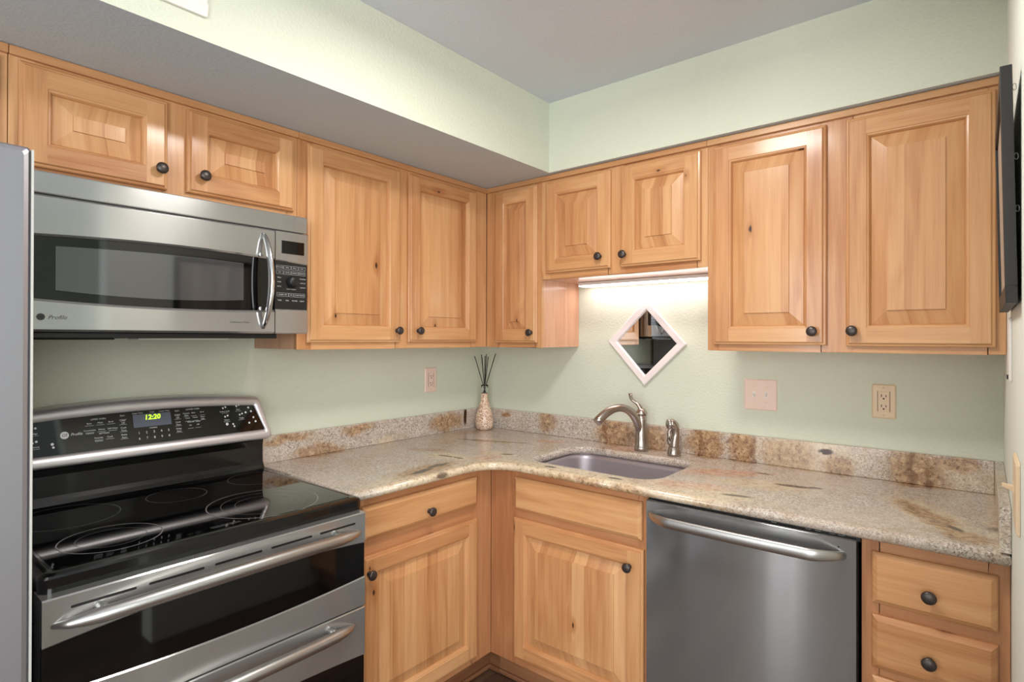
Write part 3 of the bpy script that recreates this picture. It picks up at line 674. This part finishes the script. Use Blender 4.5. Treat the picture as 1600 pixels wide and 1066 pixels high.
for c, rs in (((.532, -1.919), (.108, .073)), ((.53, -1.535), (.153, .115, .078)), ((.25, -1.945), (.122,)), ((.247, -1.668), (.082,)), ((.225, -1.405), (.092,))):
    m = MB()
    for i, r in enumerate(rs): ringm(m, c, r, .0032 if i == 0 and len(rs) > 1 else .0012)
    m.build('burner_ring', 'ring', ct)
m = MB()
for a in ((.643, .6435, -1.735, -1.66), (.652, .6525, -1.735, -1.66)): m.box(*a, .9158, .9161)
m.build('warning_mark', 'ring', ct)
# riser and console
bg = MB(TA); us = lin_(Y0+.004, Y1-.002, 2)
def TC(u, v, w): return (.113-(v-1.03)*.32+w, u, v)
prof = [(.03, .905), (.096, .905), (.094, .915), (.088, .928), (.080, .940), (.079, 1.0), (.083, 1.02), (.092, 1.036), (.03, 1.036)]
bg.loft([[(Y0+.008, v, w) for w, v in prof], [(Y1-.003, v, w) for w, v in prof]], True, True); bg = bg.build('backguard_riser', 'black', rg, bevel=.002)
def console(ub, ut, v0, v1, rise, r, n=14):
    """arched outline centred on YC: half widths ub (bottom) and ut (top)"""
    P = []
    def add(c, a0, a1):
        for q in arc(c, r, a0, a1, 4): P.append(q)
    q = math.pi/2
    for i in range(n+1): P.append((YC-(ub-r)+2*(ub-r)*i/n, v0))
    add((YC+ub-r, v0+r), -q, -.12); add((YC+ut-r, v1-r), -.12, q)
    for i in range(n+1):
        s_ = 1-2*i/n; P.append((YC+(ut-r)*s_, v1+rise*(1-s_*s_)))
    add((YC-ut+r, v1-r), q, math.pi+.12); add((YC-ub+r, v0+r), math.pi+.12, 3*q)
    return P
m = MB(TC); o1 = console(.407, .383, 1.028, 1.184, .022, .02)
o2 = console(.404, .380, 1.031, 1.181, .022, .018); o3 = console(.398, .374, 1.038, 1.175, .0215, .014); o4 = console(.384, .357, 1.059, 1.158, .0145, .006); o5 = console(.381, .354, 1.063, 1.153, .0140, .005)
m.loft([lp(o1, -.07), lp(o1, -.004), lp(o2, .004), lp(o3, .009), lp(o4, .008), lp(o5, .002)], True, False, True)
cz = m.build('console_bezel', 'bezel', rg)
m = MB(TC); m.loft([lp(o5, .0), lp(o5, .003)], False, True); pn = m.build('control_panel', 'glass', cz)
pw = .0032
m = MB(TC); m.face([(-1.737, 1.116, pw), (-1.627, 1.116, pw), (-1.627, 1.156, pw), (-1.737, 1.156, pw)]); m.build('display_window', 'lcd', pn)
m = MB(TC); m.text('12:20', -1.682, 1.1445, pw+.0002, .021, .15, bold=.0004); m.build('display_digits', 'digit', pn)
m = MB(TC)
T_ = lambda s_, u, v, z=.0068, sh=0., al='CENTER': m.text(s_, u, v, pw, z, sh, al)
UL = lambda u, v, w_: m.box(u-w_/2, u+w_/2, v, v+.0006, pw, pw+.0002)
e_ = MB(TC); e_.text('Profile', -1.901, 1.1155, pw, .0112, .35, 'LEFT'); e_.build('printed_lettering', 'print', pn)
e_ = MB(TC); emblem(e_, TC, -1.915, 1.1155, pw, .0105); e_.build('emblem', 'print', pn)
T_('UPPER OVEN', -1.829, 1.153, .0068)
for u, v, a in ((-1.853, 1.142, 'Bake'), (-1.825, 1.142, 'Multi'), (-1.797, 1.142, 'Broil'), (-1.853, 1.122, 'Convection'), (-1.823, 1.122, 'Warm'), (-1.794, 1.122, 'Self Clean'), (-1.832, 1.098, 'Favorite'), (-1.803, 1.098, 'Cook')):
    T_(a, u, v, .0066); UL(u, v-.0065, .022)
for v, a in ((1.1225, 'Multi'), (1.098, 'Roast')):
    T_('Convect', -1.853 if v > 1.11 else -1.832, v-.009, .006)
T_('SETTINGS', -1.817, 1.110, .006)
for u, side in ((-1.765, 0), (-1.607, 1)):
    for v, a in ((1.157, 'Start'), (1.142, 'Clear Off'), (1.120, 'Cook Time'), (1.099, 'Delay Start')):
        T_(a.split()[0], u, v, .007)
        if ' ' in a: T_(a.split()[1], u, v-.008, .007)
        UL(u, v-.0125, .02)
m.build('oven_keys', 'print', pn); m = MB(TC)
T_('Upper Oven', -1.723, 1.1605, .006); T_('Clock', -1.682, 1.1605, .006); T_('Lower Oven', -1.645, 1.1605, .006)
T_('NUMBERS', -1.682, 1.111, .0052)
for i in range(5):
    T_(str(i+1), -1.724+i*.0215, 1.0985, .0105); T_(str((i+6) % 10), -1.724+i*.0215, 1.081, .0105)
m.build('number_keys', 'print', pn); m = MB(TC)
T_('LOWER OVEN', -1.557, 1.158, .0068); T_('Kitchen Timer', -1.557, 1.117, .0072)
for u, v, a in ((-1.579, 1.146, 'Convect Bake'), (-1.556, 1.146, 'Bake'), (-1.528, 1.146, 'Broil'), (-1.576, 1.130, 'Clean'), (-1.552, 1.130, 'Warm'), (-1.528, 1.130, 'Oven Light'), (-1.570, 1.106, 'On'), (-1.546, 1.106, 'Off')):
    T_(a.split()[0], u, v, .0062)
    if ' ' in a: T_(a.split()[1], u, v-.0065, .0056)
    UL(u, v-.0105, .018)
m.build('oven_keys', 'print', pn); m = MB(TC)
def dots(u, v, n=3, r=.0032):
    for k in range(n): m.lathe((u+(k-(n-1)/2)*.009, v+.003*(k % 2), pw), [(r, 0), (r, .0003)], n=8, smooth=False)
for u, v, a in ((-1.452, 1.140, 'Surface Lock'), (-1.404, 1.143, 'Dual'), (-1.448, 1.110, 'Warm'), (-1.396, 1.112, 'Triple'), (-1.985, 1.128, 'Bridge'), (-1.985, 1.091, 'Element'), (-2.035, 1.128, 'Dual'), (-2.035, 1.091, 'Warm')):
    T_(a, u, v, .0066); UL(u, v-.006, .022); dots(u, v+.012, 2)
dots(-1.449, 1.096, 1, .005); dots(-1.428, 1.094, 1); dots(-1.425, 1.086, 1); dots(-1.945, 1.094, 1, .004); dots(-1.943, 1.085, 1)
for u, v in ((-1.366, 1.146), (-1.358, 1.132), (-1.378, 1.130), (-1.352, 1.110), (-1.346, 1.095), (-1.37, 1.092)): dots(u, v, 1, .0036)
m.build('burner_keys', 'print', pn)
m = MB(TC); m.text('GE', -1.915, 1.1155, pw+.0004, .0115, .2); m.build('emblem_letters', 'glass', pn)
# oven doors
DF = .732; D0, D1 = -2.0915, -1.3225
us = lin_(D0, D1, 24); k_ = lambda u: ((u-YC-.009)/.385)**2
gt = lambda u: .803-.020*k_(u); gb = lambda u: .670+.016*k_(u)
od = MB(TA); band(od, us, gt, lambda u: .8785, .662, DF, .003); band(od, us, lambda u: .5965, gb, .662, DF, .003); band(od, us, gb, gt, .662, DF-.012, .0005)
od = od.build('upper_oven_door', 'steel', rg)
m = MB(TA); band(m, us, lambda u: gb(u)-.003, lambda u: gt(u)+.003, DF-.0118, DF-.004, .0005); m.build('oven_window', 'glass', od)
m = MB(TA)
for i in range(5):
    a = -2.045+i*.1425; m.loft([lp(rrect(a, a+.118, .8490, .8545, .00265, 4), DF-.0005), lp(rrect(a, a+.118, .8490, .8545, .00265, 4), DF+.0004)], False, True)
m.build('vent_slots', 'blackp', od)
def bar(y0, y1, z, rise, parent, w0=DF-.004, out=.055, r=.0165):
    P, Q = [], []
    for i in range(29):
        t_ = i/28; s_ = math.sin(math.pi*t_); e = min(1, s_*3.2)
        P.append((y0+(y1-y0)*t_, z+rise*s_, w0+out*s_**.55)); Q.append((.35*r+.65*r*e**.8, .35*r+.65*r*e**.8))
    m = MB(TA); m.tube(P, Q, 14, upv=(0, 0, 1)); h = m.build('handle', 'handle', parent)
    for y in (y0+.085*(y1-y0)+.02, y1-.085*(y1-y0)-.02):
        m = MB(TA); m.tube([(y, z+rise*.35+.006, DF-.002), (y, z+rise*.35+.004, DF+.034)], [.013, .009], 12); m.build('handle_post', 'handle', h)
bar(-2.075, -1.338, .822, .016, od)
ld = MB(TA); gt2 = lambda u: .463-.018*k_(u); gb2 = lambda u: .24+.016*k_(u)
band(ld, us, gt2, lambda u: .5935, .662, DF, .003); band(ld, us, lambda u: .115, gb2, .662, DF, .003); band(ld, us, gb2, gt2, .662, DF-.012, .0005)
ld = ld.build('lower_oven_door', 'steel', rg)
m = MB(TA); band(m, us, lambda u: gb2(u)-.003, lambda u: gt2(u)+.003, DF-.0118, DF-.004, .0005); m.build('oven_window', 'glass', ld)
bar(-2.04, -1.36, .549, .02, ld)

# ------------------------------------------------------------------ dishwasher
dw = thing('dishwasher', 'dark stainless dishwasher with curved bar handle right of the sink cabinet', 'dishwasher', (1.617, -.32, 0))
m = MB(TB); m.box(1.3195, 1.9155, .10, .868, .02, .59); m.box(1.3135, 1.923, .865, .8765, .03, .612); m.build('tub', 'blackp', dw)
m = MB(TB); m.box(1.325, 1.91, .0, .098, .05, .56); m.build('toe_panel', 'blackp', dw)
dd = MB(TB); wf_ = lambda u: .004*(1-((u-1.617)/.3)**2)
band(dd, lin_(1.3175, 1.9165, 16), lambda u: .118, lambda u: .8735, .5905, .636, .004, wf_); dd = dd.build('door', 'steel_d', dw)
P, Q = [], []
for i in range(31):
    t_ = i/30; s_ = math.sin(math.pi*t_)
    P.append((1.327+.563*t_, .835-.022*t_*0-.004, .632+.052*min(1, s_*2.6)**.7+.006*s_)); Q.append((.0065+.001*s_, .0115+.0055*min(1, s_*3)))
m = MB(TB); m.tube([(p[0], p[1]-.004, p[2]) for p in P], [(b, a) for a, b in Q], 14, upv=(0, 0, 1)); m.build('handle', 'handle', dd)
m = MB(TB); m.lathe((1.876, .848, .636), [(.0025, 0), (.0025, .0015)], n=10); m.build('status_light', 'blackp', dd)
m = MB(TB)
for u in (1.70, 1.79, 1.815, 1.85, 1.872): m.box(u, u+.014, .8733, .8738, .600, .618)
m.build('control_marks', 'print', dd)

# ------------------------------------------------------------------ refrigerator
fr = thing('refrigerator', 'tall stainless refrigerator at the left photo edge', 'refrigerator', (.4, -2.57, 0))
m = MB(TA); m.box(-3.02, -2.122, .03, 1.745, .03, .725); m.build('body', 'fridge_side', fr)
for a, b in ((-2.118-.44, -2.1225), (-3.02, -2.564)):
    m = MB(TA); m.loft([lp(rrect(a, b, .06, 1.762, .006, 3), .7255), lp(rrect(a, b, .06, 1.762, .006, 3), .787), lp(rrect(a+.005, b-.005, .065, 1.757, .006, 3), .797), lp(rrect(a+.012, b-.012, .072, 1.750, .006, 3), .80)], True, True)
    d_ = m.build('door', 'steel_l', fr)
    u = a+.04 if b > -2.3 else b-.04
    m = MB(TA); m.box(b-.0005, b+.0035, .07, 1.757, .772, .7975); m.build('edge_highlight', 'highlight_grey', d_, bevel=.001)  # added pale strip in place of the light caught by the rounded edge
    m = MB(TA); m.tube([(u, .55, .80), (u, .56, .845), (u, 1.0, .855), (u, 1.49, .845), (u, 1.5, .80)], .012, 10, upv=(1, 0, 0)); m.build('handle', 'handle', d_)
bpy.context.view_layer.update()
